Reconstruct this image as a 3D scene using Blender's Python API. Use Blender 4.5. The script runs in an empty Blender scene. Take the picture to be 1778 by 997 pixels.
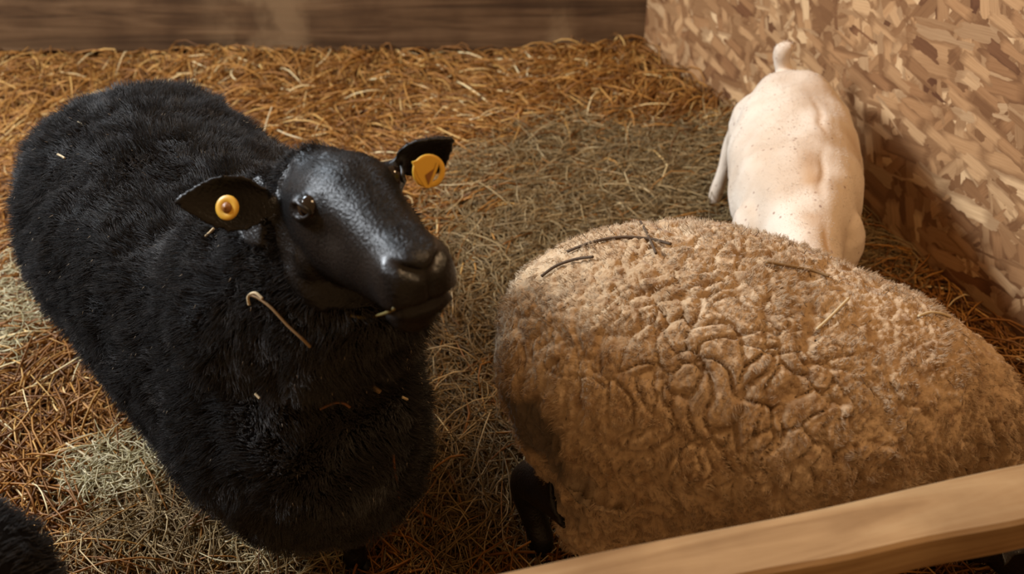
import bpy, bmesh, math, random
import numpy as np
from mathutils import Vector, Matrix, noise, kdtree

# ------------------------------------------------------------------ camera, world, lights, exposure
W_, H_, F_ = 1778.0, 997.0, 1708.0
CAMH, PITCH = 1.30, math.radians(35)
sc = bpy.context.scene
C = sc.collection
cam_d = bpy.data.cameras.new('camera')
cam = bpy.data.objects.new('camera', cam_d); C.objects.link(cam)
cam.location = (0, 0, CAMH); cam.rotation_euler = (math.pi/2 - PITCH, 0, 0)
cam_d.sensor_width = 36.0; cam_d.lens = 36.0*F_/W_; cam_d.clip_start = 0.02
cam_d.dof.use_dof = True; cam_d.dof.focus_distance = 1.45; cam_d.dof.aperture_fstop = 4.0
sc.camera = cam
sc.view_settings.view_transform = 'Standard'; sc.view_settings.look = 'None'
sc.view_settings.gamma = 1.0; sc.view_settings.use_curve_mapping = False
sc.view_settings.exposure = 0.0

wd = bpy.data.worlds.new('barn_light'); sc.world = wd; wd.use_nodes = True
nt = wd.node_tree; nt.nodes.clear()
wo = nt.nodes.new('ShaderNodeOutputWorld'); wb = nt.nodes.new('ShaderNodeBackground')
wb.inputs[0].default_value = (0.86, 0.47, 0.20, 1); wb.inputs[1].default_value = 0.46
nt.links.new(wb.outputs[0], wo.inputs[0])

def area(name, loc, target, size, power, col, sy=None):
    d = bpy.data.lights.new(name, 'AREA'); d.shape = 'RECTANGLE'; d.size = size; d.size_y = sy or size
    d.energy = power; d.color = col
    o = bpy.data.objects.new(name, d); C.objects.link(o); o.location = loc
    o.rotation_euler = (Vector(target)-Vector(loc)).to_track_quat('-Z', 'Y').to_euler()
    return o
area('daylight_window', (-3.0, 1.62, 2.72), (0.6, 1.8, 0.2), 0.72, 205, (0.88, 0.94, 1.0), 0.62)
area('cool_rim_fill', (-1.7, 2.9, 2.3), (-0.1, 1.3, 0.4), 0.9, 48, (0.74, 0.88, 1.0), 0.5)  # added cool fill for the cream rump and black back rim, no real opening
area('barn_lamp', (0.9, 0.9, 2.9), (0.5, 1.5, 0.2), 0.5, 24, (1.0, 0.66, 0.36))

rng = np.random.default_rng(7)
random.seed(7)

# ------------------------------------------------------------------ helpers
def ray(px, py):
    u = (px-W_/2)/F_; v = (H_/2-py)/F_
    c, s = math.cos(PITCH), math.sin(PITCH)
    return np.array([u, c+v*s, -s+v*c])
def atz(px, py, z):
    d = ray(px, py); return d*((CAMH-z)/-d[2])+np.array([0, 0, CAMH])
def att(px, py, t):
    return ray(px, py)*t+np.array([0, 0, CAMH])

def tag(o, label=None, cat=None, group=None, kind=None):
    if label: o['label'] = label
    if cat: o['category'] = cat
    if group: o['group'] = group
    if kind: o['kind'] = kind
    return o

def mesh_from(name, v, polys_flat, sizes, mats, parent=None, smooth=True, attrs=None):
    me = bpy.data.meshes.new(name)
    v = np.asarray(v, dtype=np.float32); nf = len(sizes)
    me.vertices.add(len(v)); me.vertices.foreach_set('co', v.ravel())
    me.loops.add(len(polys_flat)); me.loops.foreach_set('vertex_index', np.asarray(polys_flat, dtype=np.int32))
    me.polygons.add(nf)
    sizes = np.asarray(sizes, dtype=np.int32)
    me.polygons.foreach_set('loop_start', np.concatenate([[0], np.cumsum(sizes)[:-1]]).astype(np.int32))
    me.update(calc_edges=True)
    if smooth: me.polygons.foreach_set('use_smooth', np.ones(nf, dtype=bool))
    for k, a in (attrs or {}).items():
        at = me.attributes.new(k, 'FLOAT', 'POINT'); at.data.foreach_set('value', np.asarray(a, dtype=np.float32))
    for m in (mats if isinstance(mats, (list, tuple)) else [mats]): me.materials.append(m)
    me.validate()
    o = bpy.data.objects.new(name, me); C.objects.link(o)
    if parent: o.parent = parent
    return o

def swaves(seed, n=10, f=1.0):
    """cheap smooth vector noise: sum of random sines"""
    r = np.random.default_rng(seed)
    k = r.normal(size=(3, n, 3))*f; ph = r.uniform(0, 6.283, (3, n))
    def fn(p):
        return np.stack([np.sin(p@k[a].T+ph[a]).sum(1)/math.sqrt(n/2) for a in range(3)], 1)
    return fn

def strands(cent, rad, nside=3):
    """cent (N,K,3) centre lines, rad (N,K) radii -> verts, flat quads, sizes (tapered tubes)"""
    N, K, _ = cent.shape
    T = np.gradient(cent, axis=1); T /= np.linalg.norm(T, axis=2, keepdims=True)+1e-9
    ref = np.where(np.abs(T[:, :1, 2:3]) > .9, np.array([[[1., 0, 0]]]), np.array([[[0, 0, 1.]]]))
    ref = np.broadcast_to(ref, T.shape)
    S = np.cross(T, ref); S /= np.linalg.norm(S, axis=2, keepdims=True)+1e-9
    U = np.cross(S, T)
    a = np.arange(nside)*2*math.pi/nside+math.pi/2
    v = cent[:, :, None, :]+rad[:, :, None, None]*(np.cos(a)[None, None, :, None]*S[:, :, None, :]+np.sin(a)[None, None, :, None]*U[:, :, None, :])
    idx = np.arange(N*K*nside).reshape(N, K, nside)
    A = idx[:, :-1, :]; B = idx[:, 1:, :]
    q = np.stack([A, np.roll(A, -1, 2), np.roll(B, -1, 2), B], -1).reshape(-1, 4)
    caps = np.concatenate([idx[:, 0, ::-1], idx[:, -1, :]], 0)
    flat = np.concatenate([q.ravel(), caps.ravel()])
    sizes = np.concatenate([np.full(len(q), 4), np.full(len(caps), nside)])
    return v.reshape(-1, 3), flat, sizes, K*nside

# lofts and voxel union -------------------------------------------------------
def smooth_path(keys, n):
    keys = np.asarray(keys, float); m = len(keys)
    t = np.linspace(0, m-1, n); i = np.clip(t.astype(int), 0, m-2); f = (t-i)[:, None]
    p0 = keys[np.clip(i-1, 0, m-1)]; p1 = keys[i]; p2 = keys[i+1]; p3 = keys[np.clip(i+2, 0, m-1)]
    return .5*((2*p1)+(p2-p0)*f+(2*p0-5*p1+4*p2-p3)*f**2+(3*p1-p0-3*p2+p3)*f**3)

class Soup:
    def __init__(s): s.v = []; s.f = []; s.n = 0
    def add(s, v, faces):
        s.v.append(np.asarray(v, float)); s.f += [[a+s.n for a in f] for f in faces]; s.n += len(v)
    def loft(s, keys, n=28, seg=24, up=(0, 0, 1), side=None, power=2.0):
        """keys rows: x y z half-width half-height"""
        K = smooth_path(keys, n); c = K[:, :3]; r = np.maximum(K[:, 3:5], .002)
        T = np.gradient(c, axis=0); T /= np.linalg.norm(T, axis=1, keepdims=True)
        if side is not None:
            S = np.tile(np.asarray(side, float), (n, 1))
            S -= (S*T).sum(1, keepdims=True)*T
        else:
            S = np.cross(T, np.asarray(up, float))
        S /= np.linalg.norm(S, axis=1, keepdims=True)+1e-9
        U = np.cross(S, T)
        a = np.arange(seg)*2*math.pi/seg
        ca, sa = np.cos(a), np.sin(a)
        e = 2.0/power
        ca = np.sign(ca)*np.abs(ca)**e; sa = np.sign(sa)*np.abs(sa)**e
        v = c[:, None]+r[:, 0, None, None]*ca[None, :, None]*S[:, None]+r[:, 1, None, None]*sa[None, :, None]*U[:, None]
        v = v.reshape(-1, 3); faces = []
        for i in range(n-1):
            for j in range(seg):
                k = (j+1) % seg
                faces.append([i*seg+j, i*seg+k, (i+1)*seg+k, (i+1)*seg+j])
        b = len(v); v = np.concatenate([v, c[:1], c[-1:]])
        for j in range(seg):
            k = (j+1) % seg
            faces.append([b, k, j]); faces.append([b+1, (n-1)*seg+j, (n-1)*seg+k])
        s.add(v, faces)
    def ball(s, c, r, seg=16):
        r = np.broadcast_to(np.asarray(r, float), (3,)); v = []; faces = []
        n = seg//2
        for i in range(1, n):
            th = math.pi*i/n
            for j in range(seg):
                ph = 2*math.pi*j/seg
                v.append([math.sin(th)*math.cos(ph), math.sin(th)*math.sin(ph), math.cos(th)])
        v += [[0, 0, 1], [0, 0, -1]]
        for i in range(n-2):
            for j in range(seg):
                k = (j+1) % seg
                faces.append([i*seg+j, (i+1)*seg+j, (i+1)*seg+k, i*seg+k])
        a, b = len(v)-2, len(v)-1
        for j in range(seg):
            k = (j+1) % seg
            faces.append([a, j, k]); faces.append([b, (n-2)*seg+k, (n-2)*seg+j])
        s.add(np.array(v)*r+np.asarray(c, float), faces)
    def voxel(s, vox, smooth=4, factor=.5):
        """one continuous surface; returns verts, faces arrays"""
        me = bpy.data.meshes.new('soup'); me.from_pydata(np.concatenate(s.v).tolist(), [], s.f); me.update()
        bm = bmesh.new(); bm.from_mesh(me); bmesh.ops.recalc_face_normals(bm, faces=bm.faces); bm.to_mesh(me); bm.free()
        o = bpy.data.objects.new('soup', me); C.objects.link(o)
        m = o.modifiers.new('r', 'REMESH'); m.mode = 'VOXEL'; m.voxel_size = vox
        if smooth:
            q = o.modifiers.new('s', 'SMOOTH'); q.factor = factor; q.iterations = smooth
        dg = bpy.context.evaluated_depsgraph_get(); dg.update()
        ev = o.evaluated_get(dg); em = bpy.data.meshes.new_from_object(ev)
        nv = len(em.vertices); v = np.empty(nv*3, np.float32); em.vertices.foreach_get('co', v)
        nrm = np.empty(nv*3, np.float32); em.vertices.foreach_get('normal', nrm)
        ls = np.empty(len(em.loops), np.int32); em.loops.foreach_get('vertex_index', ls)
        sz = np.empty(len(em.polygons), np.int32); em.polygons.foreach_get('loop_total', sz)
        bpy.data.objects.remove(o); bpy.data.meshes.remove(me); bpy.data.meshes.remove(em)
        return v.reshape(-1, 3).astype(float), nrm.reshape(-1, 3).astype(float), ls, sz

def normals(v, ls, sz):
    q = ls.reshape(-1, 4) if (sz == 4).all() else None
    if q is None: return None
    n = np.cross(v[q[:, 2]]-v[q[:, 0]], v[q[:, 3]]-v[q[:, 1]])
    out = np.zeros_like(v)
    for k in range(4): np.add.at(out, q[:, k], n)
    return out/(np.linalg.norm(out, axis=1, keepdims=True)+1e-12)

def sample(v, nrm, ls, sz, n, weight=None, r=rng):
    q = ls.reshape(-1, 4)
    ar = .5*np.linalg.norm(np.cross(v[q[:, 2]]-v[q[:, 0]], v[q[:, 3]]-v[q[:, 1]]), axis=1)
    if weight is not None: ar = ar*weight[q].mean(1)
    i = r.choice(len(q), n, p=ar/ar.sum())
    a, b = r.random((2, n)); w = np.stack([(1-a)*(1-b), a*(1-b), a*b, (1-a)*b], 1)[..., None]
    return (v[q[i]]*w).sum(1), (nrm[q[i]]*w).sum(1), q[i, 0]

# ------------------------------------------------------------------ materials
def mat(name):
    m = bpy.data.materials.new(name); m.use_nodes = True
    n = m.node_tree.nodes; b = n['Principled BSDF']; return m, m.node_tree, b
def N(t, kind, **kw):
    n = t.nodes.new(kind)
    for k, v in kw.items():
        if k in n.inputs: n.inputs[k].default_value = v
        else: setattr(n, k, v)
    return n
def ramp(t, fac, stops):
    r = t.nodes.new('ShaderNodeValToRGB'); e = r.color_ramp.elements
    while len(e) < len(stops): e.new(.5)
    for i, (p, c) in enumerate(stops): e[i].position = p; e[i].color = (*c, 1)
    t.links.new(fac, r.inputs[0]); return r.outputs[0]
def mix(t, a, b, f, mode='MIX'):
    m = t.nodes.new('ShaderNodeMix'); m.data_type = 'RGBA'; m.blend_type = mode
    for s, x in ((6, a), (7, b), (0, f)):
        if isinstance(x, bpy.types.NodeSocket): t.links.new(x, m.inputs[s])
        elif s == 0: m.inputs[0].default_value = x
        else: m.inputs[s].default_value = (*x, 1)
    return m.outputs[2]
def attr(t, name): 
    a = t.nodes.new('ShaderNodeAttribute'); a.attribute_name = name; return a.outputs['Fac']
def bump(t, b, h, s, d=.01):
    n = t.nodes.new('ShaderNodeBump'); n.inputs['Strength'].default_value = s; n.inputs['Distance'].default_value = d
    t.links.new(h, n.inputs['Height']); t.links.new(n.outputs[0], b.inputs['Normal'])

def flat_mat(name, col, rough=.6, spec=.3, sheen=0):
    m, t, b = mat(name); b.inputs['Base Color'].default_value = (*col, 1); b.inputs['Roughness'].default_value = rough
    b.inputs['Specular IOR Level'].default_value = spec; b.inputs['Sheen Weight'].default_value = sheen
    return m

def strand_mat(name, stops, rough=.6, sheen=0.0, spec=.3, transl=0.0):
    m, t, b = mat(name)
    t.links.new(ramp(t, attr(t, 'rnd'), stops), b.inputs['Base Color'])
    b.inputs['Roughness'].default_value = rough; b.inputs['Sheen Weight'].default_value = sheen
    b.inputs['Specular IOR Level'].default_value = spec
    if transl: b.inputs['Subsurface Weight'].default_value = 0
    return m

M_straw = strand_mat('golden_straw', [(0, (.085, .033, .008)), (.35, (.25, .10, .018)), (.7, (.42, .20, .045)), (.9, (.62, .38, .12)), (1, (.85, .72, .42))], .5)
M_hay = strand_mat('grey_green_hay', [(0, (.09, .056, .022)), (.4, (.215, .142, .060)), (.8, (.38, .265, .12)), (1, (.60, .46, .25))], .6)
M_blackwool = strand_mat('black_wool', [(0, (.0038, .0033, .003)), (.5, (.0088, .0075, .0069)), (1, (.05, .043, .038))], .75, .25, .10)
M_creamwool = strand_mat('cream_wool', [(0, (.36, .26, .16)), (.6, (.50, .37, .24)), (1, (.66, .52, .37))], .9, .1, .1)
M_facehair = strand_mat('black_face_hair', [(0, (.003, .003, .0032)), (1, (.012, .011, .011))], .5, 0, .28)
M_whitehair = strand_mat('white_hair', [(0, (.56, .47, .37)), (1, (.72, .63, .53))], .8, .1, .2)

def black_skin():
    m, t, b = mat('black_short_hair')
    tc = N(t, 'ShaderNodeTexCoord')
    n1 = N(t, 'ShaderNodeTexNoise', Scale=260.0, Detail=3.0); t.links.new(tc.outputs['Object'], n1.inputs['Vector'])
    n2 = N(t, 'ShaderNodeTexNoise', Scale=14.0, Detail=3.0); t.links.new(tc.outputs['Object'], n2.inputs['Vector'])
    t.links.new(ramp(t, n2.outputs[0], [(.35, (.0030, .0030, .0033)), (.7, (.0075, .0065, .006))]), b.inputs['Base Color'])
    b.inputs['Roughness'].default_value = .40; b.inputs['Specular IOR Level'].default_value = .34
    b.inputs['Sheen Weight'].default_value = .0; b.inputs['Sheen Roughness'].default_value = .5
    bump(t, b, n1.outputs[0], .6, .002)
    return m
M_black = black_skin()
M_underwool = flat_mat('black_underwool', (.006, .0055, .0055), .95, .05)
M_eye = flat_mat('dark_eye', (.010, .006, .004), .08, .6)
M_eyerim = flat_mat('eyelid', (.006, .006, .006), .4, .5)
M_hoof = flat_mat('black_hoof', (.012, .010, .009), .5, .4)
M_twig = flat_mat('dark_twig', (.075, .048, .028), .8)
M_chaff = flat_mat('pale_chaff', (.30, .25, .18), .7)
M_tag = flat_mat('yellow_plastic', (.62, .36, .035), .42, .5)
M_tagpin = flat_mat('dark_amber_plastic', (.22, .085, .012), .4, .5)
M_nostril = flat_mat('nostril_skin', (.008, .0065, .0065), .36, .45)

def fleece_mat():
    m, t, b = mat('cream_fleece')
    tc = N(t, 'ShaderNodeTexCoord')
    n1 = N(t, 'ShaderNodeTexNoise', Scale=9.0, Detail=5.0); t.links.new(tc.outputs['Object'], n1.inputs['Vector'])
    n2 = N(t, 'ShaderNodeTexNoise', Scale=170.0, Detail=4.0); t.links.new(tc.outputs['Object'], n2.inputs['Vector'])
    n3 = N(t, 'ShaderNodeTexNoise', Scale=45.0, Detail=5.0); t.links.new(tc.outputs['Object'], n3.inputs['Vector'])
    c = ramp(t, n1.outputs[0], [(.3, (.36, .245, .14)), (.5, (.46, .33, .20)), (.7, (.54, .41, .27))])
    c = mix(t, c, ramp(t, n3.outputs[0], [(.33, (.30, .19, .10)), (.5, (1, 1, 1))]), .55, 'MULTIPLY')
    c = mix(t, c, (.075, .062, .052), attr(t, 'dirt'))
    t.links.new(c, b.inputs['Base Color']); b.inputs['Roughness'].default_value = .95
    b.inputs['Specular IOR Level'].default_value = .08; b.inputs['Sheen Weight'].default_value = .15
    bump(t, b, n2.outputs[0], .8, .003)
    return m
M_fleece = fleece_mat()

def lamb_mat():
    m, t, b = mat('short_white_coat')
    tc = N(t, 'ShaderNodeTexCoord')
    n1 = N(t, 'ShaderNodeTexNoise', Scale=7.0, Detail=5.0); t.links.new(tc.outputs['Object'], n1.inputs['Vector'])
    c = ramp(t, n1.outputs[0], [(.3, (.54, .42, .31)), (.55, (.67, .57, .46)), (.75, (.73, .64, .54))])
    v = N(t, 'ShaderNodeTexVoronoi', Scale=52.0); t.links.new(tc.outputs['Object'], v.inputs['Vector'])
    sp = ramp(t, v.outputs['Distance'], [(.10, (1, 1, 1)), (.2, (0, 0, 0))])
    n4 = N(t, 'ShaderNodeTexNoise', Scale=16.0, Detail=2.0); t.links.new(tc.outputs['Object'], n4.inputs['Vector'])
    gate = ramp(t, n4.outputs[0], [(.44, (0, 0, 0)), (.54, (.85, .85, .85))])
    c = mix(t, c, (.28, .17, .13), mix(t, sp, gate, 1.0, 'MULTIPLY'))
    c = mix(t, c, (.45, .25, .10), attr(t, 'dirt'))
    t.links.new(c, b.inputs['Base Color']); b.inputs['Roughness'].default_value = .85; b.inputs['Specular IOR Level'].default_value = .15
    n2 = N(t, 'ShaderNodeTexNoise', Scale=220.0, Detail=3.0); t.links.new(tc.outputs['Object'], n2.inputs['Vector'])
    bump(t, b, n2.outputs[0], .35, .002)
    return m
M_lamb = lamb_mat()

def osb_mat():
    m, t, b = mat('oriented_strand_board')
    tc = N(t, 'ShaderNodeTexCoord'); base = tc.outputs['Object']
    wn = N(t, 'ShaderNodeTexNoise', Scale=9.0, Detail=2.0); t.links.new(base, wn.inputs['Vector'])
    col = None; hgt = None
    layers = [(0, 9, 26, 0), (24, 10, 32, 1.7), (-31, 10, 29, 3.1), (58, 11, 33, 5.3), (-66, 11, 32, 7.7), (8, 8, 24, 9.9), (-12, 11, 36, 12.1)]
    for i, (ang, sx, sz, off) in enumerate(layers):
        mp = N(t, 'ShaderNodeMapping'); t.links.new(base, mp.inputs['Vector'])
        mp.inputs['Rotation'].default_value = (0, math.radians(ang), 0)
        mp.inputs['Location'].default_value = (off, 0, off*.7)
        sc_ = N(t, 'ShaderNodeMapping'); t.links.new(mp.outputs[0], sc_.inputs['Vector']); sc_.inputs['Scale'].default_value = (sx, 0, sz)
        wv = N(t, 'ShaderNodeTexNoise', Scale=3.0, Detail=2.0); t.links.new(sc_.outputs[0], wv.inputs['Vector'])
        ad = t.nodes.new('ShaderNodeVectorMath'); ad.operation = 'MULTIPLY_ADD'
        t.links.new(wv.outputs['Color'], ad.inputs[0]); ad.inputs[1].default_value = (.25, 0, .35); t.links.new(sc_.outputs[0], ad.inputs[2])
        vo = N(t, 'ShaderNodeTexVoronoi', Scale=1.0, distance='CHEBYCHEV', feature='F1'); vo.inputs['Randomness'].default_value = .85
        t.links.new(ad.outputs[0], vo.inputs['Vector'])
        sep = N(t, 'ShaderNodeSeparateColor'); t.links.new(vo.outputs['Color'], sep.inputs[0])
        gr = N(t, 'ShaderNodeTexNoise', Scale=1.0, Detail=3.0)
        gm = N(t, 'ShaderNodeMapping'); t.links.new(mp.outputs[0], gm.inputs['Vector']); gm.inputs['Scale'].default_value = (12, 1, 420)
        t.links.new(gm.outputs[0], gr.inputs['Vector'])
        c = ramp(t, sep.outputs[0], [(0, (.19, .080, .033)), (.07, (.31, .155, .065)), (.4, (.41, .222, .098)), (.75, (.53, .315, .150)), (1, (.68, .46, .25))])
        c = mix(t, c, ramp(t, gr.outputs[0], [(.3, (.72, .66, .6)), (.6, (1, 1, 1))]), .8, 'MULTIPLY')
        edge = ramp(t, vo.outputs['Distance'], [(.30, (1, 1, 1)), (.5, (.45, .38, .33))])
        c = mix(t, c, edge, .75, 'MULTIPLY')
        if col is None: col = c; hgt = sep.outputs[0]
        else:
            g = t.nodes.new('ShaderNodeMath'); g.operation = 'GREATER_THAN'; t.links.new(sep.outputs[1], g.inputs[0]); g.inputs[1].default_value = .45+.03*i
            # strand ends: only where close to the cell core
            col = mix(t, col, c, g.outputs[0]); hgt = mix(t, hgt, sep.outputs[0], g.outputs[0])
    t.links.new(col, b.inputs['Base Color']); b.inputs['Roughness'].default_value = .62; b.inputs['Specular IOR Level'].default_value = .3
    bump(t, b, hgt, .5, .002)
    return m
M_osb = osb_mat()

def wood_mat(name, c0, c1, c2, scale=(2.2, 30, 30), knots=True, rough=.7, patch=None):
    m, t, b = mat(name)
    tc = N(t, 'ShaderNodeTexCoord')
    mp = N(t, 'ShaderNodeMapping'); t.links.new(tc.outputs['Object'], mp.inputs['Vector']); mp.inputs['Scale'].default_value = scale
    n1 = N(t, 'ShaderNodeTexNoise', Scale=1.0, Detail=6.0, Distortion=1.2); t.links.new(mp.outputs[0], n1.inputs['Vector'])
    n2 = N(t, 'ShaderNodeTexNoise', Scale=6.0, Detail=5.0); t.links.new(tc.outputs['Object'], n2.inputs['Vector'])
    c = ramp(t, n1.outputs[0], [(.3, c0), (.5, c1), (.72, c2)])
    c = mix(t, c, ramp(t, n2.outputs[0], [(.35, (.55, .5, .46)), (.6, (1, 1, 1))]), .7, 'MULTIPLY')
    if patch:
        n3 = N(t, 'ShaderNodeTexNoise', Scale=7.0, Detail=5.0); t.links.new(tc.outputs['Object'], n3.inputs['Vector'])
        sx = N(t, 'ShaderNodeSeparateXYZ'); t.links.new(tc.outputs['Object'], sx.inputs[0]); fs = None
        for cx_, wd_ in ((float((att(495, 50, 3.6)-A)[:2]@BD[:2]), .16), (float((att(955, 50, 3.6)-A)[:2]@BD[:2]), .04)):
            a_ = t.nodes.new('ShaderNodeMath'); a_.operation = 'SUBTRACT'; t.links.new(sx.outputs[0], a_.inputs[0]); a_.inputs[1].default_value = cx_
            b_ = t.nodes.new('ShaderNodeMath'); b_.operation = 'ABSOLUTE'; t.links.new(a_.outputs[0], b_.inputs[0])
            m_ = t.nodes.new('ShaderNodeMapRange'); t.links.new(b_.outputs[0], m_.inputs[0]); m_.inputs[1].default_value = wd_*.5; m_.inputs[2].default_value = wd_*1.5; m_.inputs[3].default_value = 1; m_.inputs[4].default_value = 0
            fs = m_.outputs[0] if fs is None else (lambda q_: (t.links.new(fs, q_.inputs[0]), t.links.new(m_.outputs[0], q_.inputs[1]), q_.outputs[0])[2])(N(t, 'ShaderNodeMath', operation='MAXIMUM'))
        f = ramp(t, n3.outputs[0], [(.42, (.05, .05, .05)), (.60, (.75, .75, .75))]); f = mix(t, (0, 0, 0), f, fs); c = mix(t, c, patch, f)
    t.links.new(c, b.inputs['Base Color']); b.inputs['Roughness'].default_value = rough; b.inputs['Specular IOR Level'].default_value = .25
    bump(t, b, n1.outputs[0], .4, .003)
    return m
M_rail = wood_mat('sawn_rail_wood', (.23, .135, .06), (.35, .225, .11), (.44, .31, .165), (2.0, 34, 60))
# wall lines
A = atz(1115, 112, 0); A[2] = 0
BL = atz(0, 112, 0)
BD = np.array([BL[0]-A[0], BL[1]-A[1], 0]); BD /= np.linalg.norm(BD)
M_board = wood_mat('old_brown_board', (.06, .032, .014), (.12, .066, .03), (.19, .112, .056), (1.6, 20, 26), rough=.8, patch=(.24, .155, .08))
M_floor = flat_mat('trodden_litter', (.085, .05, .022), .95, .05)

# ------------------------------------------------------------------ setting
A = atz(1115, 112, 0); A[2] = 0
WD = np.array([.425, -1.0, 0]); WD /= np.linalg.norm(WD)          # along the strand-board wall towards the camera
WN = np.array([-WD[1], WD[0], 0]); WN = -WN if WN[0] > 0 else WN    # into the pen
BL = atz(0, 112, 0)
BD = np.array([BL[0]-A[0], BL[1]-A[1], 0]); BD /= np.linalg.norm(BD)
BN = np.array([BD[1], -BD[0], 0]); BN = -BN if BN[1] > 0 else BN

def gh(p):
    """height of the bedding"""
    x, y = p[:, 0], p[:, 1]
    dw = (p[:, :2]-A[:2])@WN[:2]; db = (p[:, :2]-A[:2])@BN[:2]
    h = .008*np.sin(3.1*x+1.2*y)+.006*np.sin(7*y-4*x+1)+.005*np.sin(11*x+6*y)
    far = np.clip((y-1.9)/1.0, 0, 1)
    h = h*(.4+.6*far)+.035*far*(.5+.5*np.sin(2.3*x+.5))
    h += .030*np.exp(-(np.clip(db, 0, 9)/.16)**2)*(.75+.25*np.sin(5*x))
    h += .045*np.exp(-(np.clip(dw, 0, 9)/.13)**2)*np.clip(db/.5, .3, 1)*np.clip((y-2.0)/.5, 0, 1)
    h -= .004
    return h

def box_between(name, p0, d, n, length, z0, z1, thick, m, bev=.004, sub=None):
    """board: local x along d, local z up, thickness away from the pen; origin p0"""
    me = bpy.data.meshes.new(name); bm = bmesh.new()
    vs = [bm.verts.new((x, y, z)) for x in (0, length) for y in (0, thick) for z in (z0, z1)]
    for f in ((0, 1, 3, 2), (4, 6, 7, 5), (0, 4, 5, 1), (2, 3, 7, 6), (0, 2, 6, 4), (1, 5, 7, 3)):
        bm.faces.new([vs[i] for i in f])
    bmesh.ops.recalc_face_normals(bm, faces=bm.faces)
    if bev: bmesh.ops.bevel(bm, geom=bm.edges[:], offset=bev, segments=2, affect='EDGES')
    bm.to_mesh(me); bm.free(); me.materials.append(m)
    o = bpy.data.objects.new(name, me); C.objects.link(o)
    o.matrix_world = Matrix(((d[0], -n[0], 0, p0[0]), (d[1], -n[1], 0, p0[1]), (0, 0, 1, p0[2]), (0, 0, 0, 1)))
    return o

# floor
nx, ny = 150, 150
gx, gy = np.meshgrid(np.linspace(-2.6, 2.6, nx), np.linspace(-.4, 3.6, ny))
gp = np.stack([gx.ravel(), gy.ravel(), np.zeros(nx*ny)], 1); gp[:, 2] = gh(gp)-.006
ii = np.arange(nx*ny).reshape(ny, nx)
q = np.stack([ii[:-1, :-1], ii[:-1, 1:], ii[1:, 1:], ii[1:, :-1]], -1).reshape(-1, 4)
fl = mesh_from('floor', gp, q.ravel(), np.full(len(q), 4), M_floor); tag(fl, 'brown trodden ground under the straw', 'floor', kind='structure')

# strand-board wall, from the far corner past the camera's right
w = box_between('wall_right', A+WD*-.0, WD, WN, 3.6, -.05, 1.9, .018, M_osb, 0)
tag(w, 'oriented strand board wall on the pen\'s right side', 'wall', kind='structure')
# back wall of horizontal boards
bwroot = bpy.data.objects.new('wall_back', None); C.objects.link(bwroot)
tag(bwroot, 'dark brown horizontal board wall behind the straw', 'wall', kind='structure')
for k, (z0, z1) in enumerate(((.045, .335), (.343, .59), (.60, .85), (.86, 1.10), (1.11, 1.36), (1.37, 1.6))):
    o = box_between('board', A+BD*(-.02), BD, BN, 3.4, z0, z1, .028, M_board, .004); 
    mw = o.matrix_world.copy(); o.parent = bwroot; o.matrix_world = mw
o = box_between('sill_board', A+BD*(-.02)-BN*.05, BD, BN, 3.4, -.05, .2, .03, M_board, .003); o.parent = bwroot

# corner strip where the boards meet the strand board
# ------------------------------------------------------------------ straw and hay
def lay(name, n, region, lmin, lmax, rmin, rmax, zspread, material, seed, tilt=.12, curl=.5, rgain=(0, 1), flowf=None):
    r = np.random.default_rng(seed)
    out = np.zeros((0, 2))
    while len(out) < n:
        p = np.stack([r.uniform(-2.3, 1.9, n*2), r.uniform(.35, 3.25, n*2)], 1)
        q3 = np.concatenate([p, np.zeros((len(p), 1))], 1)
        ok = ((p-A[:2])@WN[:2] > .02) & ((p-A[:2])@BN[:2] > .015)
        # only what the frame may show, with a margin for a step aside
        ok &= np.abs(p[:, 0]) < .75*p[:, 1]+.65
        ok &= r.random(len(p)) < region(p)
        out = np.concatenate([out, p[ok]])
    p = out[:n]; K = 5
    L = r.uniform(lmin, lmax, n)*r.uniform(.5, 1, n)
    ang = r.uniform(0, 2*math.pi, n)
    if flowf is not None:
        ang = np.where(r.random(n) < .55, flowf(p)+r.normal(0, .45, n), ang)
    cv = r.normal(0, curl, n); s = np.linspace(-.5, .5, K)
    a = ang[:, None]+cv[:, None]*s[None]*2
    dx = np.cos(a)*L[:, None]/(K-1); dy = np.sin(a)*L[:, None]/(K-1)
    X = p[:, :1]+np.cumsum(dx, 1)-dx.sum(1, keepdims=True)/2; Y = p[:, 1:]+np.cumsum(dy, 1)-dy.sum(1, keepdims=True)/2
    base = gh(np.stack([X.ravel(), Y.ravel()], 1)).reshape(n, K)
    lift = r.random(n)**1.5*zspread
    tl = r.normal(0, tilt, n)
    arch = r.normal(0, .10, n)*L
    Z = base+lift[:, None]+tl[:, None]*s[None]*L[:, None]+arch[:, None]*(1-4*s[None]**2)
    # keep the ends out of the walls and above the ground
    Z = np.maximum(Z, base-.004)
    c = np.stack([X, Y, Z], -1)
    dw = (c[..., 0]-A[0])*WN[0]+(c[..., 1]-A[1])*WN[1]
    c[..., :2] += np.where(dw < .004, .004-dw, 0)[..., None]*WN[:2]
    db = (c[..., 0]-A[0])*BN[0]+(c[..., 1]-A[1])*BN[1]
    c[..., :2] += np.where(db < .004, .004-db, 0)[..., None]*BN[:2]
    R = r.uniform(rmin, rmax, n)[:, None]*np.array([.8, 1, 1, .95, .6])[None]
    v, f, sz, per = strands(c, R)
    rn = rgain[0]+(rgain[1]-rgain[0])*np.clip(r.beta(2.0, 2.6, n), 0, 1)
    rn = np.where(r.random(n) < .035, r.uniform(.9, 1, n), rn)
    o = mesh_from(name, v, f, sz, material, smooth=False, attrs={'rnd': np.repeat(rn, per)})
    return o

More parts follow.
